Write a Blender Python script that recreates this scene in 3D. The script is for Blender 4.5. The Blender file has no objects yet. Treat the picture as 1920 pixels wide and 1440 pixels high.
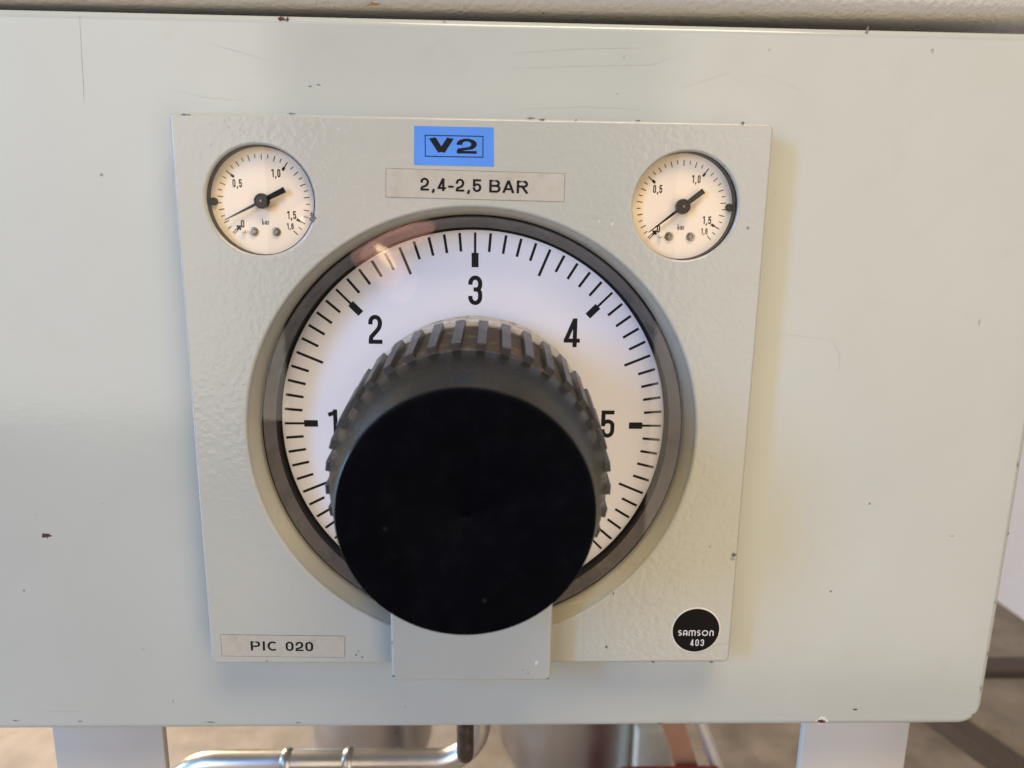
import bpy, bmesh, math, random
from mathutils import Vector, Matrix
random.seed(7)
sc = bpy.context.scene
COL = sc.collection
R = math.radians
H0 = 0.95                      # height of the dial plate's centre above the floor

# Build space: x right, y up, z out of the plate towards the viewer (metres, plate centre = 0).
def V(p):                      # build space -> world
    return Vector((p[0], -p[2], p[1] + H0))

# ------------------------------------------------------------------ camera
cam_d = bpy.data.cameras.new('camera')
cam = bpy.data.objects.new('camera', cam_d); COL.objects.link(cam)
Rw = ((0.99952123, 0.01437386, 0.02739894),
      (-0.00856461, 0.97947074, -0.20140437),
      (-0.02973142, 0.20107328, 0.97912490))          # rows: camera right, up, back
Cw = (0.00712608, 0.07344542, 0.29708603)
axes = [Vector((r[0], -r[2], r[1])) for r in Rw]
M = Matrix((axes[0], axes[1], axes[2])).transposed().to_4x4()
M.translation = V(Cw)
cam.matrix_world = M
cam_d.sensor_width = 36.0
cam_d.lens = 1331.0 / 1920.0 * 36.0
cam_d.clip_start = 0.01
cam_d.clip_end = 60
cam_d.dof.use_dof = True
cam_d.dof.focus_distance = 0.312
cam_d.dof.aperture_fstop = 10.0
sc.camera = cam

# ------------------------------------------------------------------ world, lamps, exposure
w = bpy.data.worlds.new('World'); sc.world = w; w.use_nodes = True
bg = w.node_tree.nodes['Background']
bg.inputs['Color'].default_value = (1.0, 0.88, 0.68, 1)
bg.inputs['Strength'].default_value = 0.12
def area(name, pos, target, sx, sy, power, col):
    d = bpy.data.lights.new(name, 'AREA'); d.shape = 'RECTANGLE'; d.size = sx; d.size_y = sy
    d.energy = power; d.color = col
    o = bpy.data.objects.new(name, d); COL.objects.link(o)
    o.location = V(pos)
    o.rotation_euler = (V(target) - V(pos)).to_track_quat('-Z', 'Y').to_euler()
    return o
area('window_light_cool', (-1.50, 0.66, 1.40), (0, 0, 0), 0.28, 0.85, 29.0, (0.16, 0.42, 1.0))
area('hall_light_left', (-0.79, 0.18, 1.15), (-0.79, 0.18, 0), 0.74, 0.98, 6.3, (1.0, 0.93, 0.80))
area('hall_light_right', (0.78, -0.13, 1.15), (0.78, -0.13, 0), 0.86, 1.58, 10.6, (1.0, 0.84, 0.66))
area('hall_light_above', (0.22, 1.15, 0.62), (0.0, 0.05, 0), 0.8, 0.4, 14.5, (1.0, 0.80, 0.53))
area('window_light_side', (-2.1, -0.3, -0.25), (0.2, -0.5, -0.6), 0.5, 1.3, 50.0, (0.45, 0.68, 1.0))
area('floor_fill_behind', (-1.3, 0.5, -1.5), (-0.7, -0.95, -1.0), 0.5, 0.5, 62.0, (1.0, 0.78, 0.54))  # unseen lamp added to brighten the floor at the left
for pos, size, power, colour, roll in (((-0.330, 0.120, 2.0), (0.36, 0.085), 0.36, (1.0, 0.42, 0.30), 18), ((-0.295, 0.060, 2.01), (0.26, 0.075), 0.22, (1.0, 0.44, 0.32), 24),
                                       ((-0.360, -0.010, 2.02), (0.19, 0.12), 0.16, (1.0, 0.48, 0.36), -35), ((-0.300, -0.055, 2.03), (0.13, 0.17), 0.10, (1.0, 0.55, 0.44), 10),
                                       ((-0.330, 0.005, 1.99), (0.085, 0.032), 0.060, (1.0, 0.72, 0.40), -48), ((-0.345, 0.035, 1.985), (0.045, 0.022), 0.030, (1.0, 0.80, 0.50), -20)):
    lamp = area('hand_reflection_lamp', pos, (-0.03, 0.06, 0), size[0], size[1], power, colour); lamp.data.shape = 'ELLIPSE'  # unseen added lamps; their mirror image in the glass stands for a hand
    lamp.rotation_euler.rotate_axis('Z', R(roll))
sc.view_settings.view_transform = 'Standard'
sc.view_settings.look = 'None'
sc.view_settings.exposure = -0.05
sc.view_settings.gamma = 1.0
sc.view_settings.use_curve_mapping = False

# ------------------------------------------------------------------ materials
def new_mat(name):
    m = bpy.data.materials.new(name); m.use_nodes = True
    nt = m.node_tree; b = nt.nodes['Principled BSDF']
    return m, nt, b
def N(nt, t, **kw):
    n = nt.nodes.new(t)
    for k, v in kw.items():
        if k.startswith('i_'): n.inputs[k[2:].replace('_', ' ')].default_value = v
        else: setattr(n, k, v)
    return n
def simple(name, col, rough=0.5, metal=0.0, spec=0.5, var=0.0, vscale=60, bump=0.0, bscale=200, dirt=None, dirt_amt=0.0, dscale=80):
    m, nt, b = new_mat(name); L = nt.links
    b.inputs['Roughness'].default_value = rough; b.inputs['Metallic'].default_value = metal
    b.inputs['Specular IOR Level'].default_value = spec
    tc = N(nt, 'ShaderNodeTexCoord')
    c_out = None
    if var:
        nz = N(nt, 'ShaderNodeTexNoise', i_Scale=vscale, i_Detail=6.0, i_Roughness=0.6); L.new(tc.outputs['Object'], nz.inputs['Vector'])
        rp = N(nt, 'ShaderNodeMapRange', i_From_Min=0.3, i_From_Max=0.7, i_To_Min=1 - var, i_To_Max=1 + var)
        L.new(nz.outputs['Fac'], rp.inputs['Value'])
        mx = N(nt, 'ShaderNodeVectorMath', operation='SCALE'); mx.inputs[0].default_value = col
        L.new(rp.outputs['Result'], mx.inputs['Scale']); c_out = mx.outputs['Vector']
        rr = N(nt, 'ShaderNodeMapRange', i_From_Min=0.3, i_From_Max=0.7, i_To_Min=max(0.02, rough - 0.06), i_To_Max=min(1, rough + 0.06))
        L.new(nz.outputs['Fac'], rr.inputs['Value']); L.new(rr.outputs['Result'], b.inputs['Roughness'])
    if dirt:
        n2 = N(nt, 'ShaderNodeTexNoise', i_Scale=dscale, i_Detail=8.0, i_Roughness=0.7); L.new(tc.outputs['Object'], n2.inputs['Vector'])
        r2 = N(nt, 'ShaderNodeMapRange', i_From_Min=0.5, i_From_Max=0.68, i_To_Min=0.0, i_To_Max=dirt_amt); L.new(n2.outputs['Fac'], r2.inputs['Value'])
        mm = N(nt, 'ShaderNodeMix', data_type='RGBA'); mm.inputs['B'].default_value = (*dirt, 1); mm.inputs['A'].default_value = (*col, 1)
        if c_out: L.new(c_out, mm.inputs['A'])
        L.new(r2.outputs['Result'], mm.inputs['Factor']); c_out = mm.outputs['Result']
    if c_out: L.new(c_out, b.inputs['Base Color'])
    else: b.inputs['Base Color'].default_value = (*col, 1)
    if bump:
        n3 = N(nt, 'ShaderNodeTexNoise', i_Scale=bscale, i_Detail=3.0); L.new(tc.outputs['Object'], n3.inputs['Vector'])
        bp = N(nt, 'ShaderNodeBump', i_Strength=1.0, i_Distance=bump); L.new(n3.outputs['Fac'], bp.inputs['Height']); L.new(bp.outputs['Normal'], b.inputs['Normal'])
    return m

def paint(name, col, rough, peel, peel_scale, streak, streak_vec, specks=0.0):
    """enamel on sheet metal: mottled tone, orange peel or brush streaks, dust specks"""
    m, nt, b = new_mat(name); L = nt.links
    b.inputs['Specular IOR Level'].default_value = 0.5
    tc = N(nt, 'ShaderNodeTexCoord')
    n1 = N(nt, 'ShaderNodeTexNoise', i_Scale=9.0, i_Detail=5.0, i_Roughness=0.55); L.new(tc.outputs['Object'], n1.inputs['Vector'])
    r1 = N(nt, 'ShaderNodeMapRange', i_From_Min=0.3, i_From_Max=0.7, i_To_Min=0.965, i_To_Max=1.03); L.new(n1.outputs['Fac'], r1.inputs['Value'])
    s = N(nt, 'ShaderNodeVectorMath', operation='SCALE'); s.inputs[0].default_value = col; L.new(r1.outputs['Result'], s.inputs['Scale'])
    # grime rubbed into the enamel
    ng = N(nt, 'ShaderNodeTexNoise', i_Scale=38.0, i_Detail=9.0, i_Roughness=0.72); L.new(tc.outputs['Object'], ng.inputs['Vector'])
    rg = N(nt, 'ShaderNodeMapRange', i_From_Min=0.55, i_From_Max=0.80, i_To_Min=0.0, i_To_Max=0.30); L.new(ng.outputs['Fac'], rg.inputs['Value'])
    mg = N(nt, 'ShaderNodeMix', data_type='RGBA'); mg.inputs['B'].default_value = (0.40, 0.37, 0.31, 1)
    L.new(s.outputs['Vector'], mg.inputs['A']); L.new(rg.outputs['Result'], mg.inputs['Factor'])
    # tiny dark specks
    vo = N(nt, 'ShaderNodeTexVoronoi', i_Scale=70.0); L.new(tc.outputs['Object'], vo.inputs['Vector'])
    wn = N(nt, 'ShaderNodeMapRange', i_From_Min=0.035, i_From_Max=0.06, i_To_Min=0.75, i_To_Max=0.0); L.new(vo.outputs['Distance'], wn.inputs['Value'])
    sel = N(nt, 'ShaderNodeSeparateColor'); L.new(vo.outputs['Color'], sel.inputs['Color'])
    gt = N(nt, 'ShaderNodeMath', operation='GREATER_THAN'); gt.inputs[1].default_value = 1 - specks; L.new(sel.outputs['Red'], gt.inputs[0])
    ml = N(nt, 'ShaderNodeMath', operation='MULTIPLY'); L.new(wn.outputs['Result'], ml.inputs[0]); L.new(gt.outputs['Value'], ml.inputs[1])
    ms = N(nt, 'ShaderNodeMix', data_type='RGBA'); ms.inputs['B'].default_value = (0.10, 0.085, 0.07, 1)
    L.new(mg.outputs['Result'], ms.inputs['A']); L.new(ml.outputs['Value'], ms.inputs['Factor'])
    L.new(ms.outputs['Result'], b.inputs['Base Color'])
    rr = N(nt, 'ShaderNodeMapRange', i_From_Min=0.3, i_From_Max=0.75, i_To_Min=rough * 0.8, i_To_Max=rough * 1.35); L.new(ng.outputs['Fac'], rr.inputs['Value'])
    L.new(rr.outputs['Result'], b.inputs['Roughness'])
    hp = N(nt, 'ShaderNodeTexNoise', i_Scale=peel_scale, i_Detail=2.0, i_Roughness=0.5); L.new(tc.outputs['Object'], hp.inputs['Vector'])
    mp = N(nt, 'ShaderNodeMapping'); mp.inputs['Scale'].default_value = streak_vec; L.new(tc.outputs['Object'], mp.inputs['Vector'])
    hs = N(nt, 'ShaderNodeTexNoise', i_Scale=1.0, i_Detail=4.0, i_Roughness=0.6); L.new(mp.outputs['Vector'], hs.inputs['Vector'])
    b1 = N(nt, 'ShaderNodeBump', i_Strength=1.0, i_Distance=peel); L.new(hp.outputs['Fac'], b1.inputs['Height'])
    b2 = N(nt, 'ShaderNodeBump', i_Strength=1.0, i_Distance=streak); L.new(hs.outputs['Fac'], b2.inputs['Height']); L.new(b1.outputs['Normal'], b2.inputs['Normal'])
    L.new(b2.outputs['Normal'], b.inputs['Normal'])
    return m

def clear(name, tint=(1, 1, 1), rough=0.01, ior=1.48, haze=0.0):
    m, nt, b = new_mat(name); L = nt.links
    nt.nodes.remove(b); out = nt.nodes['Material Output']
    tr = N(nt, 'ShaderNodeBsdfTransparent'); tr.inputs['Color'].default_value = (*tint, 1)
    gl = N(nt, 'ShaderNodeBsdfGlossy'); gl.inputs['Roughness'].default_value = rough
    lw = N(nt, 'ShaderNodeLayerWeight', i_Blend=0.5)
    pw = N(nt, 'ShaderNodeMath', operation='POWER'); pw.inputs[1].default_value = 5.0; L.new(lw.outputs['Facing'], pw.inputs[0])
    f0 = ((ior - 1) / (ior + 1)) ** 2
    fr = N(nt, 'ShaderNodeMath', operation='MULTIPLY_ADD'); fr.inputs[1].default_value = 1 - f0; fr.inputs[2].default_value = f0; L.new(pw.outputs['Value'], fr.inputs[0])
    mx = N(nt, 'ShaderNodeMixShader'); L.new(fr.outputs['Value'], mx.inputs['Fac']); L.new(tr.outputs['BSDF'], mx.inputs[1]); L.new(gl.outputs['BSDF'], mx.inputs[2])
    last = mx
    if haze:
        df = N(nt, 'ShaderNodeBsdfDiffuse'); df.inputs['Color'].default_value = (0.8, 0.78, 0.72, 1)
        tc = N(nt, 'ShaderNodeTexCoord'); nz = N(nt, 'ShaderNodeTexNoise', i_Scale=90.0, i_Detail=6.0); L.new(tc.outputs['Object'], nz.inputs['Vector'])
        rg = N(nt, 'ShaderNodeMapRange', i_From_Min=0.4, i_From_Max=0.75, i_To_Min=0.0, i_To_Max=haze); L.new(nz.outputs['Fac'], rg.inputs['Value'])
        m2 = N(nt, 'ShaderNodeMixShader'); L.new(rg.outputs['Result'], m2.inputs['Fac']); L.new(mx.outputs['Shader'], m2.inputs[1]); L.new(df.outputs['BSDF'], m2.inputs[2])
        last = m2
    L.new(last.outputs['Shader'], out.inputs['Surface'])
    return m

MT = {}
MT['panel'] = paint('panel_enamel', (0.452, 0.468, 0.424), 0.12, 0.00003, 160, 0.000028, (110, 60, 800), 0.15)
MT['plate'] = paint('plate_enamel', (0.440, 0.441, 0.388), 0.16, 0.00019, 400, 0.00002, (40, 40, 40), 0.15)
MT['housing'] = paint('housing_enamel', (0.60, 0.56, 0.48), 0.30, 0.0006, 420, 0.00002, (40, 40, 40), 0.1)
MT['recess'] = paint('recess_enamel', (0.46, 0.435, 0.34), 0.30, 0.00012, 420, 0.00002, (40, 40, 40), 0.15)
MT['dial'] = simple('dial_card', (0.86, 0.84, 0.87), 0.45, var=0.015, vscale=30)
MT['print'] = simple('black_print', (0.006, 0.006, 0.007), 0.6, spec=0.2, var=0.2, vscale=300)
MT['ringgrey'] = simple('grey_anodised_ring', (0.19, 0.172, 0.16), 0.34, metal=0.3, var=0.12, vscale=70, dirt=(0.03, 0.028, 0.026), dirt_amt=0.5, dscale=60)
MT['blackgap'] = simple('gap_shade_black', (0.008, 0.008, 0.009), 0.6, spec=0.2, var=0.2)  # near-black colour holds the shade of the gaps round the dial
MT['knobface'] = simple('knob_cap_black', (0.0008, 0.0009, 0.0022), 0.55, spec=0.04, var=0.3, vscale=60, dirt=(0.012, 0.012, 0.014), dirt_amt=0.12, dscale=110, bump=0.00008, bscale=500)
MT['collar'] = simple('knob_collar_black', (0.0045, 0.0045, 0.0045), 0.26, spec=0.36, var=0.12, vscale=50, dirt=(0.02, 0.019, 0.016), dirt_amt=0.15, dscale=70)
def dust(m, scale, amt, keep, col):
    nt = m.node_tree; L = nt.links; b = nt.nodes['Principled BSDF']; src = b.inputs['Base Color'].links[0].from_socket
    tc = N(nt, 'ShaderNodeTexCoord'); vo = N(nt, 'ShaderNodeTexVoronoi', i_Scale=scale); L.new(tc.outputs['Object'], vo.inputs['Vector'])
    nz = N(nt, 'ShaderNodeTexNoise', i_Scale=45.0, i_Detail=4.0); L.new(tc.outputs['Object'], nz.inputs['Vector'])
    mr = N(nt, 'ShaderNodeMapRange', i_From_Min=0.04, i_From_Max=0.16, i_To_Min=amt, i_To_Max=0.0); L.new(vo.outputs['Distance'], mr.inputs['Value'])
    sp = N(nt, 'ShaderNodeSeparateColor'); L.new(vo.outputs['Color'], sp.inputs['Color'])
    gt = N(nt, 'ShaderNodeMath', operation='GREATER_THAN'); gt.inputs[1].default_value = 1 - keep; L.new(sp.outputs['Red'], gt.inputs[0])
    m1 = N(nt, 'ShaderNodeMath', operation='MULTIPLY'); L.new(mr.outputs['Result'], m1.inputs[0]); L.new(gt.outputs['Value'], m1.inputs[1])
    mx = N(nt, 'ShaderNodeMix', data_type='RGBA'); mx.inputs['B'].default_value = (*col, 1); L.new(src, mx.inputs['A']); L.new(m1.outputs['Value'], mx.inputs['Factor'])
    L.new(mx.outputs['Result'], b.inputs['Base Color'])
dust(MT['knobface'], 160, 0.5, 0.10, (0.05, 0.05, 0.055))
dust(MT['collar'], 180, 0.4, 0.10, (0.10, 0.095, 0.085))
MT['rib'] = simple('knob_rib_black', (0.022, 0.0215, 0.023), 0.36, spec=0.6, var=0.18, vscale=200, dirt=(0.09, 0.08, 0.065), dirt_amt=0.5, dscale=160)
MT['groove'] = simple('knob_groove_grime', (0.045, 0.038, 0.032), 0.7, spec=0.3, var=0.35, vscale=120, dirt=(0.19, 0.145, 0.095), dirt_amt=0.75, dscale=170, bump=0.0003, bscale=400)
MT['hub'] = simple('hub_grimy_plastic', (0.40, 0.38, 0.35), 0.45, var=0.15, vscale=120, dirt=(0.07, 0.06, 0.05), dirt_amt=0.9, dscale=130)
MT['glass'] = clear('dial_glass', (0.985, 0.985, 0.985), 0.012, ior=1.34)
MT['lens'] = clear('gauge_lens', (0.99, 0.985, 0.97), 0.02, ior=1.38)
MT['face'] = simple('gauge_face_cream', (0.85, 0.72, 0.56), 0.5, var=0.02, vscale=40)
MT['blackplastic'] = simple('black_plastic', (0.006, 0.006, 0.007), 0.4, spec=0.15, var=0.2)
MT['brass'] = simple('brass_pin', (0.35, 0.26, 0.16), 0.35, metal=1.0, var=0.1)
MT['steel'] = simple('screw_steel', (0.24, 0.22, 0.20), 0.30, metal=1.0, var=0.15, vscale=400)
MT['white_plastic'] = simple('white_stop_pin', (0.75, 0.70, 0.60), 0.4, var=0.05)
MT['blue'] = simple('blue_sticker', (0.075, 0.25, 0.74), 0.42, var=0.06, vscale=50, bump=0.00002, bscale=300)
MT['tape'] = simple('clear_label_tape', (0.455, 0.43, 0.365), 0.30, var=0.05, vscale=50, dirt=(0.38, 0.34, 0.26), dirt_amt=0.6, dscale=120, bump=0.00003, bscale=250)
MT['tape_edge'] = simple('label_tape_grimy_edge', (0.20, 0.17, 0.13), 0.6, var=0.4, vscale=300)
MT['badge'] = simple('black_badge', (0.006, 0.0055, 0.0055), 0.5, spec=0.1, var=0.2)
MT['white_print'] = simple('white_print', (0.70, 0.70, 0.72), 0.5, var=0.03)
MT['primer'] = simple('red_primer', (0.075, 0.018, 0.014), 0.7, var=0.5, vscale=500)
MT['chip_grey'] = simple('bare_metal_chip', (0.13, 0.13, 0.135), 0.5, metal=0.3, var=0.4, vscale=500)
MT['chip_light'] = simple('paint_flake_rim', (0.66, 0.65, 0.61), 0.4, var=0.1)
MT['scratch'] = simple('scratch_mark', (0.33, 0.31, 0.27), 0.5, var=0.3, vscale=300)
MT['rust'] = simple('rust_spot', (0.22, 0.10, 0.035), 0.8, var=0.5, vscale=400)
MT['glue'] = simple('old_yellow_glue', (0.47, 0.41, 0.25), 0.5, var=0.15, vscale=200)
MT['stainless'] = simple('stainless_polished', (0.72, 0.69, 0.64), 0.33, metal=1.0, var=0.06, vscale=30)
MT['stainless_b'] = simple('stainless_brushed', (0.55, 0.53, 0.52), 0.33, metal=1.0, var=0.08, vscale=20)
MT['darksteel'] = simple('dark_steel_rod', (0.16, 0.14, 0.125), 0.25, metal=1.0, var=0.35, vscale=160, dirt=(0.05, 0.035, 0.025), dirt_amt=0.6, dscale=180)
MT['chrome_satin'] = simple('satin_chrome', (0.86, 0.84, 0.80), 0.45, metal=0.6, var=0.04)
MT['hairline'] = simple('hairline_scratch', (0.385, 0.375, 0.335), 0.4, var=0.15, vscale=300)
MT['leg'] = simple('leg_enamel', (0.50, 0.47, 0.42), 0.38, var=0.04, vscale=20)
MT['brown'] = simple('brown_painted_tube', (0.36, 0.19, 0.11), 0.45, var=0.1)
MT['red'] = simple('red_paint', (0.28, 0.02, 0.02), 0.4, var=0.1)
MT['cream'] = simple('cream_plastic', (0.62, 0.57, 0.45), 0.5, var=0.05)
MT['wall'] = simple('white_plaster', (0.66, 0.65, 0.68), 0.8, var=0.03)
MT['concrete'] = simple('worn_concrete', (0.25, 0.215, 0.175), 0.75, var=0.28, vscale=9, dirt=(0.12, 0.10, 0.08), dirt_amt=0.6, dscale=5, bump=0.001, bscale=40)
MT['darkrail'] = simple('dark_brown_rail', (0.075, 0.055, 0.042), 0.6, var=0.15)

# ------------------------------------------------------------------ object helpers
ORG = {}
def reg(o, parent, world_org):
    COL.objects.link(o)
    if parent is not None:
        o.parent = parent; o.location = world_org - ORG[parent.name]
    else:
        o.location = world_org
    ORG[o.name] = world_org.copy()
def tag(o, label=None, cat=None, group=None, kind=None):
    if label: o['label'] = label
    if cat: o['category'] = cat
    if group: o['group'] = group
    if kind: o['kind'] = kind
    return o
def thing(name, pos, label, cat, group=None):
    o = bpy.data.objects.new(name, None); o.empty_display_size = 0.02
    reg(o, None, V(pos)); return tag(o, label, cat, group)
def finish(me, mat, smooth=None):
    me.materials.append(MT[mat] if isinstance(mat, str) else mat)
    if smooth is not None:
        me.polygons.foreach_set('use_smooth', [True] * len(me.polygons))
        me.set_sharp_from_angle(angle=R(smooth))
def mk(name, verts, faces, mat, parent=None, smooth=None, label=None):
    """verts in build space"""
    wv = [V(p) for p in verts]
    lo = Vector([min(v[i] for v in wv) for i in range(3)]); hi = Vector([max(v[i] for v in wv) for i in range(3)])
    org = (lo + hi) / 2
    me = bpy.data.meshes.new(name); me.from_pydata([v - org for v in wv], [], faces); me.update()
    finish(me, mat, smooth)
    o = bpy.data.objects.new(name, me); reg(o, parent, org)
    if label: o['label'] = label
    return o
def lathe(name, prof, c, mat, parent, n=128, smooth=35, closed=False, label=None):
    """prof: (r,z) pairs turned about the axis through c=(x,y), along z"""
    vs, fs = [], []
    m = len(prof)
    for i in range(n):
        a = 2 * math.pi * i / n
        for r, z in prof: vs.append((c[0] + r * math.cos(a), c[1] + r * math.sin(a), z))
    k = m if closed else m - 1
    for i in range(n):
        j = (i + 1) % n
        for q in range(k):
            a, b2 = q, (q + 1) % m
            fs.append((i * m + a, j * m + a, j * m + b2, i * m + b2))
    o = mk(name, vs, fs, mat, parent, None, label)
    bm = bmesh.new(); bm.from_mesh(o.data); bmesh.ops.remove_doubles(bm, verts=bm.verts, dist=1e-7)
    bmesh.ops.dissolve_degenerate(bm, dist=1e-8, edges=bm.edges)
    bmesh.ops.recalc_face_normals(bm, faces=bm.faces); bm.to_mesh(o.data); bm.free()
    o.data.polygons.foreach_set('use_smooth', [True] * len(o.data.polygons)); o.data.set_sharp_from_angle(angle=R(smooth))
    return o
def rrect(x0, x1, y0, y1, r, n=8):
    """r: one radius or (bl, br, tr, tl)"""
    rs = r if isinstance(r, (tuple, list)) else (r,) * 4
    P = []
    for (cx, cy, a0, q) in ((x0, y0, 180, rs[0]), (x1, y0, 270, rs[1]), (x1, y1, 0, rs[2]), (x0, y1, 90, rs[3])):
        ox = cx + q if cx == x0 else cx - q; oy = cy + q if cy == y0 else cy - q
        for k in range(n + 1):
            a = R(a0 + 90 * k / n); P.append((ox + q * math.cos(a), oy + q * math.sin(a)))
    return P
def circ(cx, cy, r, n=128): return [(cx + r * math.cos(2 * math.pi * k / n), cy + r * math.sin(2 * math.pi * k / n)) for k in range(n)]
def slab(name, outline, holes, z0, z1, bevel, mat, parent=None, label=None, res=3, smooth=40):
    """sheet with rounded edges and real holes, from a filled 2D curve"""
    cu = bpy.data.curves.new(name, 'CURVE'); cu.dimensions = '2D'; cu.fill_mode = 'BOTH'
    cu.extrude = (z1 - z0) / 2 - bevel; cu.bevel_depth = bevel; cu.bevel_resolution = res; cu.offset = -bevel
    for pl in [outline] + holes:
        sp = cu.splines.new('POLY'); sp.points.add(len(pl) - 1); sp.use_cyclic_u = True
        for p, q in zip(sp.points, pl): p.co = (q[0], q[1], 0, 1)
    t = bpy.data.objects.new('tmp', cu); COL.objects.link(t)
    dg = bpy.context.evaluated_depsgraph_get()
    me = bpy.data.meshes.new_from_object(t.evaluated_get(dg))
    vs = [(v.co.x, v.co.y, v.co.z + (z0 + z1) / 2) for v in me.vertices]; fs = [tuple(p.vertices) for p in me.polygons]
    bpy.data.objects.remove(t); bpy.data.curves.remove(cu); bpy.data.meshes.remove(me)
    o = mk(name, vs, fs, mat, parent, None, label)
    bm = bmesh.new(); bm.from_mesh(o.data); bmesh.ops.remove_doubles(bm, verts=bm.verts, dist=1e-7)
    bmesh.ops.recalc_face_normals(bm, faces=bm.faces); bm.to_mesh(o.data); bm.free()
    o.data.polygons.foreach_set('use_smooth', [True] * len(o.data.polygons)); o.data.set_sharp_from_angle(angle=R(smooth))
    for p in o.data.polygons:
        if abs(p.normal.y) > .999: p.use_smooth = False
    return o
def tube(name, pts, rad, mat, parent=None, n=24, label=None, cap=True):
    vs, fs = [], []
    P = [Vector(p) for p in pts]; m = len(P)
    up = Vector((0, 0, 1)); prev = None
    for i in range(m):
        t = (P[min(i + 1, m - 1)] - P[max(i - 1, 0)]).normalized()
        if prev is None:
            u = t.orthogonal().normalized()
        else:
            u = (prev - t * prev.dot(t)).normalized()
        prev = u; v = t.cross(u)
        rr = rad[i] if isinstance(rad, (list, tuple)) else rad
        for k in range(n):
            a = 2 * math.pi * k / n; vs.append(tuple(P[i] + (u * math.cos(a) + v * math.sin(a)) * rr))
    for i in range(m - 1):
        for k in range(n):
            fs.append((i * n + k, i * n + (k + 1) % n, (i + 1) * n + (k + 1) % n, (i + 1) * n + k))
    if cap:
        fs.append(tuple(range(n))[::-1]); fs.append(tuple(range((m - 1) * n, m * n)))
    return mk(name, vs, fs, mat, parent, 40, label)
def box(name, x0, x1, y0, y1, z0, z1, mat, parent=None, bevel=0.0, label=None):
    vs = [(x, y, z) for x in (x0, x1) for y in (y0, y1) for z in (z0, z1)]
    fs = [(0, 1, 3, 2), (4, 6, 7, 5), (0, 4, 5, 1), (2, 3, 7, 6), (0, 2, 6, 4), (1, 5, 7, 3)]
    o = mk(name, vs, fs, mat, parent, None, label)
    bm = bmesh.new(); bm.from_mesh(o.data); bmesh.ops.recalc_face_normals(bm, faces=bm.faces)
    if bevel: bmesh.ops.bevel(bm, geom=bm.edges[:], offset=bevel, segments=3, profile=0.5, affect='EDGES')
    bm.to_mesh(o.data); bm.free()
    if bevel:
        o.data.polygons.foreach_set('use_smooth', [True] * len(o.data.polygons)); o.data.set_sharp_from_angle(angle=R(50))
    return o

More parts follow.
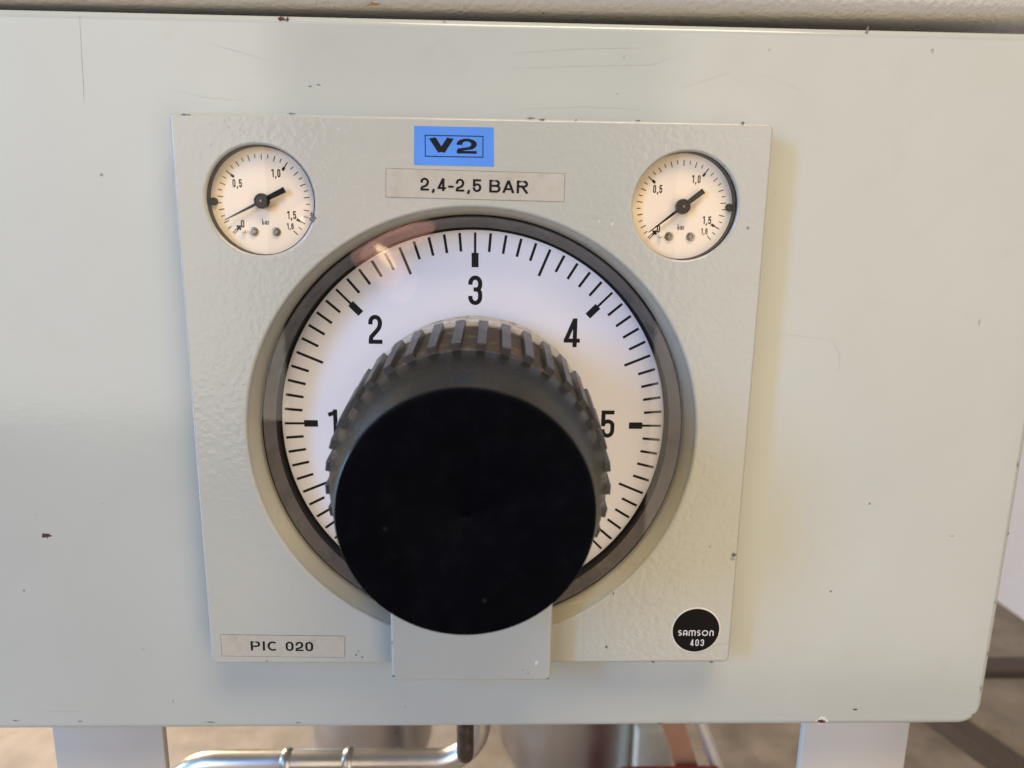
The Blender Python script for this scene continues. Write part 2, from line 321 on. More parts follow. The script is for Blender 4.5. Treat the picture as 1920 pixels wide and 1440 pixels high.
# ------------------------------------------------------------------ stroke lettering
def arc(cx, cy, rx, ry, a0, a1, n=14):
    return [(cx + rx * math.cos(R(a0 + (a1 - a0) * k / n)), cy + ry * math.sin(R(a0 + (a1 - a0) * k / n))) for k in range(n + 1)]
def glyph(ch, w, t):
    """strokes (centre lines) of a glyph w wide and 1 high drawn with pen t; closed strokes repeat their first point"""
    l, r, b, T = t / 2, w - t / 2, t / 2, 1 - t / 2
    cx = w / 2; rx = (r - l) / 2; ry = min(rx * 1.15, 0.27)
    if ch == '0': 
        p = arc(cx, T - ry, rx, ry, 180, 0) + arc(cx, b + ry, rx, ry, 0, -180); return [p + [p[0]]]
    if ch == 'O':
        p = arc(cx, .5, rx, .5 - t / 2, 0, 360, 32); return [p]
    if ch == '1': return [[(r, 0), (r, 1)], [(max(0, r - 0.27), .80), (r - 0.05, .80), (r - 0.02, 0.97)]] if False else [[(r, 0), (r, 1)], [(max(0, r - .26), .80), (r, .90)]]
    if ch == '2':
        return [[(l, T - ry - .07)] + arc(cx, T - ry, rx, ry, 180, 0) + arc(r - .5, T - ry - .02, .5, .42, 0, -38, 6)[1:] + [(l + .02, b + .17), (l, b + t * .3)], [(0, b), (w, b)]]
    if ch == '3':
        yq = .53; r1 = min(ry, (T - yq) / 2); r2 = min(ry, (yq - b) / 2)
        return [[(l, T - ry - .05)] + arc(cx, T - ry, rx, ry, 180, 0) + arc(r - rx * .8, yq + r1 * .8, rx * .8, r1 * .8, 0, -90, 8) + [(cx - .06, yq)],
                [(cx - .06, yq), (r - rx * .8, yq)] + arc(r - rx * .8, yq - r2 * .8, rx * .8, r2 * .8, 90, 0, 8) + arc(cx, b + ry, rx, ry, 0, -180) + [(l, b + ry + .05)]]
    if ch == '4':
        xs = w * .68
        return [[(xs, 0), (xs, 1)], [(xs - t * .1, 1 - t * .25), (l + .01, .26)], [(0, .215 + t * .1), (w, .215 + t * .1)]]
    if ch == '5':
        yb = .60
        return [[(w * .96, T), (l - t / 2 + .01, T)], [(l + .01, 1), (l + .01, .42)],
                [(l + .01, yb - ry * .75)] + arc(cx, yb - ry * .75, rx, ry * .75, 150, 0, 10) + arc(cx, b + ry, rx, ry, 0, -180) + [(l, b + ry + .04)]]
    if ch == '6':
        yb = .60
        p = arc(cx, yb - ry * .8, rx, ry * .8, 180, 0) + arc(cx, b + ry, rx, ry, 0, -180)
        return [p + [p[0]], [(l, yb - ry)] + [(l, T - ry)] + arc(cx, T - ry, rx, ry, 180, 0) + [(r, T - ry - .04)]]
    if ch == ',': return [[(cx + t * .15, t * .9), (cx + t * .15, 0), (cx - t * .35, -t * .95)]]
    if ch == '-': return [[(0, .36), (w, .36)]]
    if ch == 'I': return [[(cx, 0), (cx, 1)]]
    if ch == 'V': return [[(t * .55, 1), (cx, t * .25)], [(w - t * .55, 1), (cx, t * .25)]]
    if ch == 'A': return [[(t * .5, 0), (cx, 1 - t * .2)], [(w - t * .5, 0), (cx, 1 - t * .2)], [(w * .22, .30), (w * .78, .30)]]
    if ch in 'PRB':
        ym = .53 if ch != 'P' else .46; q = (T - ym) / 2
        s = [[(l, 0), (l, 1)], [(l, T), (r - q, T)] + arc(r - q - .02, T - q, q, q, 90, -90, 12) + [(l, ym)]]
        if ch == 'R': s.append([(w * .48, ym), (r + .02, 0)])
        if ch == 'B':
            q2 = (ym - b) / 2; s.append([(l, ym), (r - q2, ym)] + arc(r - q2 + .03, b + q2, q2, q2, 90, -90, 12) + [(l, b)])
        return s
    if ch == 'C': return [arc(cx + .02, .5, rx, .5 - t / 2, 48, 312, 26)]
    if ch == 'S':
        q = (T - .5) / 2
        return [arc(cx, T - q, rx, q, 35, 270, 14) + arc(cx, b + q, rx, q, 90, -145, 14)[1:]]
    if ch == 'a_cap': return [[(l, 0), (l, T - rx)] + arc(cx, T - rx, rx, rx, 180, 0) + [(r, 0)], [(l, .34), (r, .34)]]
    if ch == 'n_cap': return [[(l, 0), (l, T - rx)] + arc(cx, T - rx, rx, rx, 180, 0) + [(r, 0)]]
    if ch == 'm_cap':
        q = (r - l) / 4
        return [[(l, 0), (l, T - q)] + arc(l + q, T - q, q, q, 180, 0, 10) + [(cx, 0)], [(cx, T - q)] + arc(cx + q, T - q, q, q, 180, 0, 10) + [(r, 0)]]
    if ch == 'b': 
        p = arc(cx, .50 - rx, rx, rx, 180, 0) + arc(cx, b + rx, rx, rx, 0, -180); return [[(l, 0), (l, 1)], p + [p[0]]]
    if ch == 'a':
        p = arc(cx, .40 - rx * .7, rx, rx * .7, 180, 0) + arc(cx, b + rx * .7, rx, rx * .7, 0, -180)
        return [p + [p[0]], [(r, 0), (r, .52)] + arc(cx, .52, rx, rx * .8, 0, 170, 8)]
    if ch == 'r': return [[(l, 0), (l, .68)], [(l, .50)] + arc(l + rx * 1.2, .50, rx * 1.2, .14, 180, 60, 8)]
    return []
def ribbon(pts, t):
    """left / right offsets with mitred joins"""
    closed = len(pts) > 3 and math.dist(pts[0], pts[-1]) < 1e-6
    P = [pts[0]]
    for q in pts[1:]:
        if math.dist(P[-1], q) > 1e-5: P.append(q)
    if closed: P = P[:-1]
    n = len(P); Lf, Rt = [], []
    for i in range(n):
        a = P[i - 1] if (i > 0 or closed) else None; c = P[(i + 1) % n] if (i < n - 1 or closed) else None
        def d(u, v):
            k = math.dist(u, v); return ((v[0] - u[0]) / k, (v[1] - u[1]) / k)
        d1 = d(a, P[i]) if a else d(P[i], c); d2 = d(P[i], c) if c else d1
        n1 = (-d1[1], d1[0]); n2 = (-d2[1], d2[0]); mx, my = n1[0] + n2[0], n1[1] + n2[1]
        k = math.hypot(mx, my) or 1; mx, my = mx / k, my / k
        s = (t / 2) / max(0.5, mx * n1[0] + my * n1[1])
        Lf.append((P[i][0] + mx * s, P[i][1] + my * s)); Rt.append((P[i][0] - mx * s, P[i][1] - my * s))
    fs = [(i, (i + 1) % n) for i in range(n if closed else n - 1)]
    return Lf, Rt, fs
NARROW = {',': .55, '-': .62, 'I': .42, ' ': .5, '1': .78, 'r': .8}
def text_geo(s, h, cw, t, gap=.12, width=None, italic=0.0, widths=None):
    """list of (x,y,layer) verts and faces; baseline at 0, centred on x=0; s: string or list of glyph keys"""
    vs, fs = [], []; x = 0.0; k = 0
    for ch in s:
        wch = cw * (widths or {}).get(ch, NARROW.get(ch, 1.0))
        if ch in ',I': wch = max(wch, t)
        for st in glyph(ch, wch, t):
            Lf, Rt, ff = ribbon(st, t); base = len(vs)
            for a, c in zip(Lf, Rt):
                vs.append((a[0] + x, a[1], k)); vs.append((c[0] + x, c[1], k))
            for i, j in ff: fs.append((base + 2 * i, base + 2 * i + 1, base + 2 * j + 1, base + 2 * j))
            k += 1
        x += wch + gap
    x -= gap
    sx = (width / x) if width else h
    return [((v[0] - x / 2) * sx + italic * v[1] * h, v[1] * h, v[2]) for v in vs], fs
def text(name, s, cx, y0, h, z, mat, parent, rot=0.0, **kw):
    vs, fs = text_geo(s, h, **kw); c, q = math.cos(rot), math.sin(rot)
    return mk(name, [(cx + a * c - b2 * q, y0 + a * q + b2 * c, z + k * 4e-6) for a, b2, k in vs], fs, mat, parent)
def quads(name, rects, z, mat, parent):
    """rects: 4 corner tuples, flat print in one mesh"""
    vs, fs = [], []
    for i, r in enumerate(rects):
        b0 = len(vs); vs += [(p[0], p[1], z + (i % 2) * 4e-6) for p in r]; fs.append((b0, b0 + 1, b0 + 2, b0 + 3))
    return mk(name, vs, fs, mat, parent)
def radial(c, a, r0, r1, w0, w1=None, off=0.0):
    w1 = w0 if w1 is None else w1
    u = (math.cos(a), math.sin(a)); v = (-u[1], u[0])
    return [(c[0] + u[0] * r + v[0] * (s + off), c[1] + u[1] * r + v[1] * (s + off)) for r, s in ((r0, -w0 / 2), (r1, -w1 / 2), (r1, w1 / 2), (r0, w0 / 2))]
def blot(name, cx, cy, rx, ry, z, mat, parent, rag=0.35, n=18, rot=0.0, dome=0.0, label=None):
    """ragged chip or spot lying on a surface"""
    vs = [(cx, cy, z + dome)]
    for k in range(n):
        a = 2 * math.pi * k / n; q = 1 + random.uniform(-rag, rag)
        x, y = rx * q * math.cos(a), ry * q * math.sin(a)
        vs.append((cx + x * math.cos(rot) - y * math.sin(rot), cy + x * math.sin(rot) + y * math.cos(rot), z))
    return mk(name, vs, [(0, 1 + k, 1 + (k + 1) % n) for k in range(n)], mat, parent, None, label)
def line(name, pts, wd, z, mat, parent):
    Lf, Rt, ff = ribbon(pts, wd); n = len(Lf); vs = []
    for i, (a, c) in enumerate(zip(Lf, Rt)):
        q = 0.25 if i in (0, n - 1) else random.uniform(.5, 1.1); m = ((a[0] + c[0]) / 2, (a[1] + c[1]) / 2)
        vs += [(m[0] + (a[0] - m[0]) * q, m[1] + (a[1] - m[1]) * q, z), (m[0] + (c[0] - m[0]) * q, m[1] + (c[1] - m[1]) * q, z)]
    return mk(name, vs, [(2 * i, 2 * i + 1, 2 * j + 1, 2 * j) for i, j in ff], mat, parent)
mm = 0.001

# ================================================================== setting
fl = mk('floor', [(-6, -H0, 3), (6, -H0, 3), (6, -H0, -9), (-6, -H0, -9)], [(0, 1, 2, 3)], 'concrete'); tag(fl, kind='structure')
wl = box('wall', 1.50, 1.65, -H0 - .05, 1.6, -6.0, -.45, 'wall'); tag(wl, kind='structure')

# ================================================================== painted panel on its stand
ZP = -0.016
pan = thing('control_panel', (-0.05, -H0, ZP - .02), 'large pale grey enamelled sheet panel with chipped edges behind the dial plate', 'panel')
slab('front_sheet', rrect(-.340, .2582, -.1665, .1607, (.006, .0115, .006, .006), 8), [circ(-.00034, -.01138, .1000, 96), circ(-.0863, .0868, .0225, 48), circ(.0861, .0872, .0225, 48)], ZP - .020, ZP, .0035, 'panel', pan, res=5, smooth=60)
box('light_blocking_box', -.335, .250, -.160, .154, -.29, -.0372, 'leg', pan, .003)  # unseen box added to block light and keep the gap above dark
for x0, x1 in ((-.2220, -.1645), (.1785, .2370)):
    box('leg', x0, x1, -H0 + .002, -.158, -.0425, -.0380, 'leg', pan, .0008)
# chips down to the red primer, scratches
ZC = ZP + 0.00006
def un(px, py, z):
    q = Vector(((px - 960) / 1331, -(py - 720) / 1331, -1.0)); d = [sum(Rw[k][i] * q[k] for k in range(3)) for i in range(3)]
    s = (z - Cw[2]) / d[2]; return (Cw[0] + s * d[0], Cw[1] + s * d[1])
for px, py, rx, ry, mt in ((527, 35, 1.7, .8, 'primer'), (539, 36, .5, .9, 'primer'), (87, 1004, 2.1, 1.05, 'primer'), (1604, 1330, 1.3, .38, 'primer'),
                           (1626, 56, .55, 1.5, 'chip_grey'), (1748, 96, .5, 1.1, 'scratch'), (582, 162, .6, .3, 'chip_grey'), (597, 159, .8, .3, 'chip_grey'),
                           (1836, 604, .35, 1.4, 'scratch'), (325, 1315, .4, 1.0, 'scratch'), (192, 944, .5, .3, 'scratch'), (268, 1217, .9, .3, 'scratch'),
                           (66, 965, .4, .3, 'scratch'), (45, 1107, .35, .5, 'chip_grey'), (1170, 108, .25, .9, 'scratch'), (760, 1325, .25, .35, 'chip_grey'), (1785, 1005, .9, .35, 'scratch'),
                           (1390, 330, 4.0, .8, 'glue') if False else (1442, 94, .3, .3, 'chip_grey')):
    x, y = un(px, py, ZP); blot('paint_chip', x, y, rx * mm, ry * mm, ZC, mt, pan, .4)
x, y = un(1540, 1352, ZP); blot('paint_chip', x, y + .0005, .0030, .0019, ZC, 'chip_light', pan, .3); blot('paint_chip', x, y - .0001, .0019, .0011, ZC + 5e-5, 'primer', pan, .3)
def edge_nicks(parent, pts, z, mats):
    for px, py, rx, ry in pts:
        x, y = un(px, py, z); blot('paint_chip', x, y, rx * mm, ry * mm, z + 6e-5, random.choice(mats), parent, .45)
def scr(parent, pxs, wd, z, mat='scratch'):
    line('scratch', [un(a, b2, z) for a, b2 in pxs], wd, z + 5e-5, mat, parent)
scr(pan, [(149, 30), (151, 60), (153, 100), (156, 150), (158, 196)], .00035, ZP)
for pl in ([(960, 100), (1080, 92), (1200, 90)], [(960, 128), (1100, 124), (1220, 122), (1262, 108)], [(1280, 165), (1330, 148), (1378, 132)], [(1430, 142), (1510, 172)],
           [(380, 78), (440, 95), (510, 115)], [(330, 168), (380, 182), (460, 190)], [(1430, 622), (1500, 630), (1575, 640)], [(1560, 640), (1575, 665), (1572, 700)],
           [(960 + 440, 1340), (1470, 1340), (1540, 1350)], [(60, 1333), (120, 1334), (175, 1335)], [(960, 205), (1100, 200), (1240, 208)], [(345, 192), (400, 194)]):
    scr(pan, pl, .00020, ZP, 'hairline')
edge_nicks(pan, [(30, 1351, 1.6, .22), (150, 1352, 1.2, .2), (395, 1354, 3.0, .3), (560, 1355, 1.2, .2), (1238, 1357, 1.6, .25), (1778, 1357, 1.8, .3)], ZP, ['primer', 'rust'])
for px, py, rx, ry in ((1914, 872, .3, 1.3), (1897, 1000, .25, .8), (1872, 1130, .25, .7), (1858, 1225, .25, 1.1), (1845, 1290, .3, 1.2), (1831, 1340, .9, .5)):
    x, y = un(px, py, ZP); blot('paint_chip', x - .0016, y, rx * mm, ry * mm, ZC, 'chip_grey', pan, .45)

# ================================================================== enamelled housing above the panel
hs = thing('upper_housing', (0, .166, -.02), 'orange peel textured cream metal housing above the panel, across the top edge', 'housing')
vs, fs = [], []
prof = [(-.30, .1660), (-.027, .1660)] + [(-.027 + .009 * math.sin(R(a)), .1750 - .009 * math.cos(R(a))) for a in range(0, 91, 10)] + [(-.018, .30), (-.30, .30)]
for k, xx in enumerate((-.5, .5)):
    dy = 0.0030 * (1 if xx > 0 else -1)
    for z, y in prof: vs.append((xx, y + dy, z))
n = len(prof)
for i in range(n): fs.append((i, (i + 1) % n, n + (i + 1) % n, n + i))
fs += [tuple(range(n))[::-1], tuple(range(n, 2 * n))]
mk('shell', vs, fs, 'housing', hs, 30)
x, y = un(705, 12, -.02); blot('rust_spot', x, y, .0022, .0008, -.0176, 'rust', hs, .5)

# ================================================================== pressure controller: plate, dial, knob
DC = (-.00034, -.01138)                    # dial axis
GL, GR = (-.0863, .0868), (.0861, .0872)   # holes of the small gauges
ctl = thing('pressure_controller', (0, -.12, ZP), 'square pale grey controller plate with big white dial and fat black knob', 'controller')
plate = slab('front_plate', rrect(-.120, .120, -.120, .120, .0025, 6), [circ(*DC, .0975 - .0006, 160), circ(*GL, .0216, 96), circ(*GR, .0216, 96)], ZP, 0.0, .0012, 'plate', ctl, res=4, smooth=60)
lathe('recess_wall', [(.0974, -.0008), (.0966, -.0028), (.0945, -.0109), (.0945, -.0150)], DC, 'recess', ctl, 160)
lathe('dial_ring', [(.0938, -.0125), (.0936, -.0116), (.0933, -.0113), (.0926, -.0122), (.0910, -.0148), (.0896, -.0158), (.0893, -.0163)], DC, 'ringgrey', ctl, 160, 60)
lathe('dial_gap_shade', [(.0950, -.0128), (.0936, -.0128), (.0894, -.0170), (.0893, -.0162), (.0893, -.0224), (.0870, -.0224)], DC, 'blackgap', ctl, 160)  # black lining paints the shade in the gaps beside the ring
ZD = -.0219
dial = lathe('dial_face', [(.0, ZD), (.0882, ZD), (.0882, ZD - .0003), (0, ZD - .0003)], DC, 'dial', ctl, 160)
rects = []
for i in range(61):
    v = i / 10; a = R(225 - 45 * v)
    if i % 10 == 0:
        rects.append(radial(DC, a, .0780, .0871, .00105)); rects.append(radial(DC, a, .0720, .0783, .0031))
    elif i % 5 == 0: rects.append(radial(DC, a, .0742, .0868, .00118))
    else: rects.append(radial(DC, a, .0790, .0871, .00118))
quads('scale_marks', rects, ZD + 6e-5, 'print', dial)
for ch, cx, cy, ww in (('0', -.0445, -.0620, .47), ('1', -.0654, -.0112, .40), ('2', -.0450, .0325, .47), ('3', -.0002, .0505, .475), ('4', .0437, .0319, .56), ('5', .0617, -.0107, .49), ('6', .0440, -.0620, .47)):
    text('numeral', ch, cx, cy - .0066, .0131, ZD + 6e-5, 'print', dial, cw=ww, t=.145)
lathe('dial_glass', [(.0505, -.0088), (.0942, -.0088), (.0942, -.0108), (.0505, -.0108)], DC, 'glass', ctl, 160, closed=True)

# knob
knob = bpy.data.objects.new('adjusting_knob', None); knob.empty_display_size = .02; reg(knob, ctl, V((DC[0], DC[1], .0)))
knob['label'] = 'fat black ribbed adjusting knob'
lathe('hub', [(.0505, -.0105), (.0515, -.0100), (.0520, -.0085), (.0520, -.0055), (.0510, -.0052), (.0510, .0015), (.0521, .0020), (.0521, .0062), (.0512, .0066), (.0510, .0148), (.0480, .0158), (.03, .0158)], DC, 'hub', knob, 128)
lathe('grip', [(.040, .0150), (.0500, .0150), (.0504, .0156), (.0480, .0612), (.0470, .0622), (.0450, .0622)], DC, 'groove', knob, 128)
lathe('collar', [(.0450, .0610), (.0476, .0612), (.0480, .0618), (.0480, .0628), (.0412, .0875), (.0409, .0884), (.0405, .0888)], DC, 'collar', knob, 160, 50)
lathe('cap', [(.0400, .0878), (.0406, .0887), (.0405, .0892), (.0401, .0894), (.0392, .0894), (.0340, .0892), (.0022, .0891), (.0013, .0887), (.0008, .0881), (0, .0880)], DC, 'knobface', knob, 128, 40)
NR = 37
# one rib, then copies turned about the knob's axis
rb0, rb1, z0, z1 = .0530, .0502, .0160, .0598
wv = []
for rr0, z, hw in ((.0495, z0, .0021), (rb0 - .0004, z0, .0019), (rb0, z0 + .0005, .0017), (rb1, z1 - .0004, .0016), (rb1 - .0003, z1, .0016), (.0470, z1 + .0001, .0017)):
    for s in (-1, 1): wv.append((s * hw, rr0, z))
ff = [(2 * i, 2 * i + 1, 2 * i + 3, 2 * i + 2) for i in range(5)] + [(0, 2, 4, 6, 8, 10)[::-1], (1, 3, 5, 7, 9, 11)]
me = bpy.data.meshes.new('rib'); me.from_pydata([Vector((p[0], -p[2], p[1])) for p in wv], [], ff); me.update()
bm = bmesh.new(); bm.from_mesh(me); bmesh.ops.recalc_face_normals(bm, faces=bm.faces); bm.to_mesh(me); bm.free(); me.materials.append(MT['rib'])
for i in range(NR):
    o = bpy.data.objects.new('rib', me); reg(o, knob, V((DC[0], DC[1], 0.0)))
    o.rotation_euler = (0, R(-4.95 + 360 / NR * i + random.uniform(-.25, .25)), 0)

# bracket tab under the knob
slab('bracket_cover', rrect(-.0360, .0352, -.1212, -.0660, .0022, 6), [], -.0150, .0120, .0013, 'plate', ctl, res=3, smooth=60)

# stickers and badge
def sticker(name, quad, mat, label, z=.00012, th=.00010):
    vs = [(p[0], p[1], z) for p in quad] + [(p[0], p[1], z - th) for p in quad]
    return mk(name, vs, [(0, 1, 2, 3), (0, 4, 5, 1), (1, 5, 6, 2), (2, 6, 7, 3), (3, 7, 4, 0)], mat, ctl, None, label)
def m2(*pts): return [(a * mm, b2 * mm) for a, b2 in pts]
bs = sticker('sticker', m2((-24.4, 101.7), (7.6, 101.6), (7.4, 116.5), (-24.1, 116.5)), 'blue', 'bright blue sticker printed V2')
ZS = .00018
x0, x1, y0, y1, b = -.0200, .0033, .1049, .1132, .00034
quads('printed_frame', [[(x0, y0), (x1, y0), (x1, y0 + b), (x0, y0 + b)], [(x0, y1 - b), (x1, y1 - b), (x1, y1), (x0, y1)],
                        [(x0, y0), (x0 + b, y0), (x0 + b, y1), (x0, y1)], [(x1 - b, y0), (x1, y0), (x1, y1), (x1 - b, y1)]], ZS, 'print', bs)
text('lettering', 'V', -.01340, .10640, .0057, ZS, 'print', bs, cw=.86, t=.235, width=.0102)
text('lettering', '2', -.00330, .10635, .0057, ZS, 'print', bs, cw=.64, t=.18, width=.0080)
def tape(quad, label):
    cx = sum(p[0] for p in quad) / 4; cy = sum(p[1] for p in quad) / 4
    e = sticker('sticker', [(p[0], p[1]) for p in quad], 'tape_edge', None, .00008, .00007)
    e['label'] = label
    q2 = [(p[0] + (.00022 if p[0] < cx else -.00022), p[1] + (.0002 if p[1] < cy else -.0002)) for p in quad]
    mk('film', [(p[0], p[1], .00012) for p in q2], [(0, 1, 2, 3)], 'tape', e)
    return e
t1 = tape(m2((-36.0, 88.9), (36.3, 88.2), (36.4, 99.4), (-35.7, 100.3)), 'yellowed label tape printed 2,4-2,5 BAR')
text('lettering', '2,4-2,5 BAR', -.0002, .09155, .0050, ZS, 'print', t1, rot=R(-.68), cw=.58, t=.165, gap=.14, width=.0435, widths={'B': 1.28, 'A': 1.45, 'R': 1.36, ' ': .45, ',': .5, '-': .65})
t2 = tape(m2((-115.0, -116.0), (-59.0, -117.0), (-58.6, -105.9), (-115.0, -105.0)), 'yellowed label tape printed PIC 020')
text('lettering', 'PIC 020', -.0875, -.11335, .0047, ZS, 'print', t2, rot=R(-1.0), cw=.60, t=.165, gap=.15, width=.0283, widths={'P': 1.25, 'C': 1.35, 'I': .35, ' ': .5})
BC = (.1031, -.1033)
rim = lathe('badge_seat', [(.0116, .00005), (.0116, .0001), (.0111, .0003), (.0109, .0003)], BC, 'chip_light', ctl, 64)
bd = lathe('badge', [(0, .0004), (.0106, .0004), (.0110, .0001), (.0110, .00002)], BC, 'badge', ctl, 64, label='small round black badge with white lettering')
ZB = .00046
logo = ['S', 'a_cap', 'm_cap', 'S', 'O', 'n_cap']
text('lettering', logo, BC[0], BC[1] - .0027, .0029, ZB, 'white_print', bd, rot=R(-.4), cw=.80, t=.17, gap=.22, width=.0166, widths={'m_cap': 1.45, 'O': 1.32, 'S': .78, 'a_cap': .9, 'n_cap': .88})
text('lettering', '403', BC[0] + .0009, BC[1] - .0079, .0034, ZB, 'white_print', bd, cw=.48, t=.13, gap=.24, width=.0064)

# wear on the plate
ZQ = 6e-5
for px, py, rx, ry, mt in ((1393, 231, .8, .5, 'chip_grey'), (1376, 1040, 1.3, .9, 'chip_grey'), (1373, 1048, .9, .8, 'scratch'), (1137, 1213, .6, .7, 'chip_grey'),
                           (1225, 1241, .6, .5, 'chip_grey'), (1334, 1241, 1.0, .5, 'chip_grey'), (347, 215, 2.2, .28, 'chip_grey'), (548, 213, 1.6, .25, 'chip_grey'), (995, 222, 1.6, .3, 'chip_grey'),
                           (1016, 224, 1.2, .3, 'chip_grey'), (1196, 226, .9, .25, 'chip_grey'), (1080, 225, .5, .2, 'chip_grey'), (450, 243, .35, .4, 'scratch'), (395, 272, .3, .4, 'scratch'), (428, 238, .3, .2, 'scratch'),
                           (668, 1228, .5, .35, 'chip_grey'), (679, 1232, .6, .3, 'chip_grey'), (672, 1221, .3, .3, 'chip_grey'), (590, 1110, .25, .5, 'scratch'), (1331, 1025, .5, .35, 'scratch'),
                           (1150, 1113, .3, .8, 'chip_grey'), (500, 1239, .5, .25, 'chip_grey'), (1148, 420, .4, .5, 'chip_light'), (1123, 415, .4, .4, 'chip_light'), (635, 242, .5, .2, 'chip_light'), (1358, 311, .3, .3, 'chip_grey')):
    x, y = un(px, py, 0); blot('paint_chip', x, y, rx * mm, ry * mm, ZQ, mt, ctl, .4)
x, y = un(587, 409, 0); blot('paint_chip', x, y, .0013, .0020, ZQ, MT['chip_grey'], ctl, .45)
for px, py, rx, ry, mt in ((1006, 1243, .7, 1.1, 'chip_light'), (980, 1256, .5, .3, 'scratch'), (990, 1262, .3, .9, 'scratch'), (738, 1268, .5, .5, 'chip_grey'), (735, 1205, .25, .9, 'scratch'), (1027, 1272, .6, .3, 'chip_grey')):
    x, y = un(px, py, .012); blot('paint_chip', x, y, rx * mm, ry * mm, .012 + ZQ, mt, ctl, .4)
scr(ctl, [(1040, 1140), (1090, 1128), (1150, 1112)], .0003, 0, 'glue')
scr(ctl, [(1094, 1125), (1094, 1180), (1093, 1240)], .00035, 0, 'glue')
# ================================================================== small gauges let into the plate
def gauge(c, label, needle_deg, notch_deg):
    g = thing('pressure_gauge', (c[0], c[1], -.020), label, 'gauge', 'small round gauges in the upper corners of the plate')
    ZF = -.0054
    lathe('case', [(.0219, -.0013), (.0217, -.0010), (.0215, -.0010), (.0214, -.0014), (.0213, ZF - .0002), (.0219, ZF - .0002), (.0214, -.020), (0, -.020)], c, 'blackplastic', g, 96)
    face = lathe('dial_face', [(0, ZF), (.0214, ZF), (.0214, ZF - .0008)], c, 'face', g, 96)
    rc = []
    for i in range(33):
        a = R(225 - 270 * i / 32)
        if i == 0:
            rc += [radial(c, a, .0160, .0185, .00032, off=.00035), radial(c, a, .0160, .0185, .00032, off=-.0004), radial(c, a, .0140, .0163, .0009), radial(c, a, .0146, .0155, .0022)]
        elif i in (10, 20, 30): rc += [radial(c, a, .0160, .0187, .00042), radial(c, a, .0148, .0163, .00105)]
        elif i % 2 == 0: rc.append(radial(c, a, .0164, .0187, .00036))
        else: rc.append(radial(c, a, .0171, .0187, .00034))
    quads('scale_marks', rc, ZF + 5e-5, 'print', face)
    for s, x, y, h, ww in (('0,5', -.0103, .0070, .0030, .0035), ('1,0', .0055, .0112, .0030, .0034), ('1,5', .0111, -.0053, .0030, .0034), ('1,6', .0103, -.0098, .0023, .0026), ('0', -.0091, -.0091, .0029, .0013), ('bar', .0004, -.0082, .0021, .0028)):
        text('numeral', s, c[0] + x, c[1] + y - h * .54, h * 1.08, ZF + 5e-5, 'print', face, cw=.47, t=.17, gap=.14, width=ww * 1.08)
    for sx in (-1, 1):
        q = (c[0] + sx * .00455, c[1] - .0121)
        s = lathe('screw', [(0, ZF + .0006), (.0007, ZF + .0006), (.0009, ZF + .0010), (.0015, ZF + .0009), (.0018, ZF + .0003), (.0018, ZF)], q, 'steel', g, 24, 50)
    lathe('stop_pin', [(0, ZF + .0022), (.0005, ZF + .0020), (.0007, ZF + .0014), (.0007, ZF)], (c[0] - .0085, c[1] - .0121), 'white_plastic', g, 16)
    # notch of the bezel lug
    a = R(notch_deg); k = (c[0] + .0200 * math.cos(a), c[1] + .0200 * math.sin(a))
    lathe('lug', [(0, ZF + .0012), (.0014, ZF + .0012), (.0016, ZF + .0009), (.0016, ZF)], k, 'blackplastic', g, 24)
    # needle
    ZN = ZF + .0024; a = R(needle_deg)
    out = radial(c, a, .0028, .0172, .0012, .00030) + []
    vs = [(p[0], p[1], ZN) for p in out] + [(p[0], p[1], ZN - .0003) for p in out]
    tl = radial(c, a + math.pi, .0022, .0105, .0019, .0023)
    vs += [(p[0], p[1], ZN + .00001) for p in tl] + [(p[0], p[1], ZN - .0003) for p in tl]
    fs = []
    for b0 in (0, 8): fs += [(b0, b0 + 1, b0 + 2, b0 + 3)] + [(b0 + i, b0 + 4 + i, b0 + 4 + (i + 1) % 4, b0 + (i + 1) % 4) for i in range(4)]
    nd = mk('needle', vs, fs, 'blackplastic', g)
    lathe('needle_hub', [(0, ZN + .0010), (.0010, ZN + .0010), (.0011, ZN + .0007), (.0023, ZN + .0006), (.0026, ZN + .0012), (.0029, ZN + .0011), (.0031, ZN + .0004), (.0031, ZN - .0006), (.0014, ZN - .0010), (.0012, ZF)], c, 'blackplastic', nd, 48, 40)
    lathe('pivot_pin', [(0, ZN + .0016), (.0004, ZN + .0015), (.0006, ZN + .0011), (.0006, ZN + .0009)], c, 'brass', nd, 16)
    lathe('lens', [(0, -.0006), (.010, -.0007), (.0160, -.0009), (.0204, -.0012), (.0214, -.0013)], c, 'lens', g, 96, 60)
    return g
gauge((-.0865, .0868), 'small round gauge left of the blue sticker, needle just above zero', 206.5, 181)
gauge((.0858, .0873), 'small round gauge right of the blue sticker, needle resting on zero', 218.0, 0)

# ================================================================== things behind and below the panel
rod = thing('steel_rod', (-.0047, -.30, -.0303), 'dark shiny steel pin with rounded end hanging below the panel', 'rod')
prof = [(0, -.1972), (.0018, -.1969), (.0034, -.1958), (.0042, -.1942), (.0045, -.1920), (.0046, -.10)]
vs, fs = [], []; nn = 28
for i in range(nn):
    a = 2 * math.pi * i / nn
    for r_, y_ in prof: vs.append((-.0047 + r_ * math.cos(a), y_, -.0303 + r_ * math.sin(a)))
for i in range(nn):
    j = (i + 1) % nn
    for q in range(len(prof) - 1): fs.append((i * 6 + q, j * 6 + q, j * 6 + q + 1, i * 6 + q + 1))
mk('pin', vs, fs, 'darksteel', rod, 50)

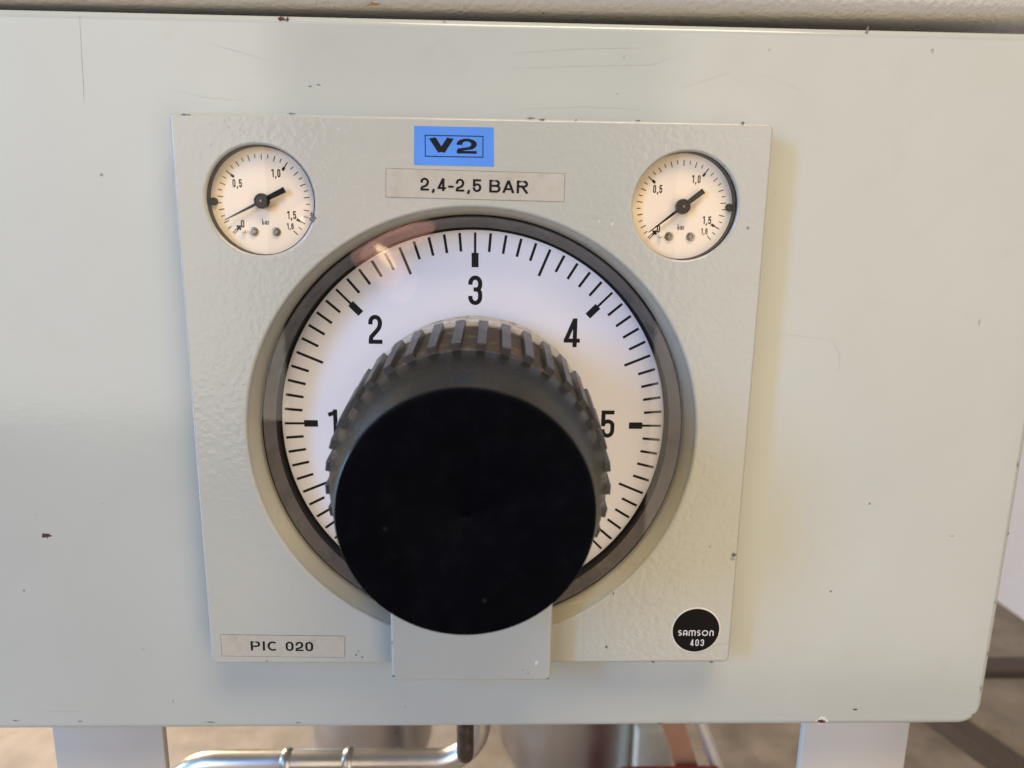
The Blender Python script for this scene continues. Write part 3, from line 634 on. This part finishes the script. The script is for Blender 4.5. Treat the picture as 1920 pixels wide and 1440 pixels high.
pp = thing('stainless_pipe', (-.1, -.45, -.15), 'thin bent stainless pipe with two weld beads running below the panel', 'pipe')
rp = .0082; yp = -.2955; zp = -.150
pts = [(-.222, -.945, zp), (-.222, -.60, zp), (-.222, -.335, zp)] + [(-.187 - .035 * math.cos(R(a)), -.3305 + .035 * math.sin(R(a)), zp) for a in range(0, 91, 10)] + [(-.12, yp, zp), (-.04, yp, zp)]
pts += [(-.030 + .031 * math.sin(R(a)), yp + .031 - .031 * math.cos(R(a)), zp) for a in range(0, 91, 10)] + [(.001, -.20, zp), (.001, -.12, zp)]
tube('pipe', pts, rp, 'stainless', pp)
for px in (537, 660):
    x = -.136 + (px - 537) * .000355
    tube('weld_bead', [(x - .0035, yp, zp), (x - .002, yp, zp), (x, yp, zp), (x + .002, yp, zp), (x + .0035, yp, zp)], [.0082, .0092, .0097, .0092, .0082], 'stainless_b', pp)

def vessel(cx, cz, r, y0, label, mat='stainless_b'):
    t = thing('steel_vessel', (cx, y0, cz), label, 'vessel')
    vs, fs = [], []; n = 64; pr = [(0, y0 - .035), (r * .5, y0 - .030), (r * .85, y0 - .010), (r, y0 + .030), (r, y0 + .42), (0, y0 + .425)]
    for i in range(n):
        a = 2 * math.pi * i / n
        for q, yy in pr: vs.append((cx + q * math.cos(a), yy, cz + q * math.sin(a)))
    for i in range(n):
        j = (i + 1) % n
        for q in range(5): fs.append((i * 6 + q, j * 6 + q, j * 6 + q + 1, i * 6 + q + 1))
    mk('shell', vs, fs, mat, t, 40)
    for s in range(3):
        a = R(30 + 120 * s); x, z = cx + r * .8 * math.cos(a), cz + r * .8 * math.sin(a)
        tube('foot', [(x, y0, z), (x, -H0, z)], .012, 'stainless_b', t, 12)
    return t
vessel(-.160, -.62, .085, -.665, 'shiny steel cylinder standing behind the bent pipe')
vessel(.143, -.62, .120, -.660, 'wide brushed steel vessel behind the hanging pin')
st = thing('strut', (.22, -.6, -.5), 'slanting brown painted square tube beside the steel vessel', 'strut')
tube('square_tube', [(.1875, -.38, -.40), (.3834, -.95, -.40)], .017, 'brown', st, 4)
ct = tube('chrome_tube', [(.2158, -.38, -.40), (.4396, -.95, -.40)], .0066, 'chrome_satin', None, 16); tag(ct, 'thin bright chrome tube slanting beside the brown strut', 'tube')
rd = box('red_block', .152, .262, -H0 + .001, -.492, -.38, -.345, 'red', None, .004); tag(rd, 'red painted block at the bottom edge below the vessel', 'block')
cr = box('cream_block', .196, .245, -H0 + .001, -.535, -.53, -.49, 'cream', None, .004); tag(cr, 'cream coloured piece between the vessel and the brown strut', 'block')
dr = tube('floor_rail', [(1.10, -H0 + .012, -.70), (.95, -H0 + .012, -1.15)], .036, 'darkrail', None, 4); tag(dr, 'dark brown rail on the floor near the lower right corner', 'rail')

d2 = box('floor_rail', 1.02, 1.49, -H0 + .001, -H0 + .02, -1.265, -1.205, 'darkrail', None, .003); tag(d2, 'dark straight rail on the floor at the right edge below the white wall', 'rail')
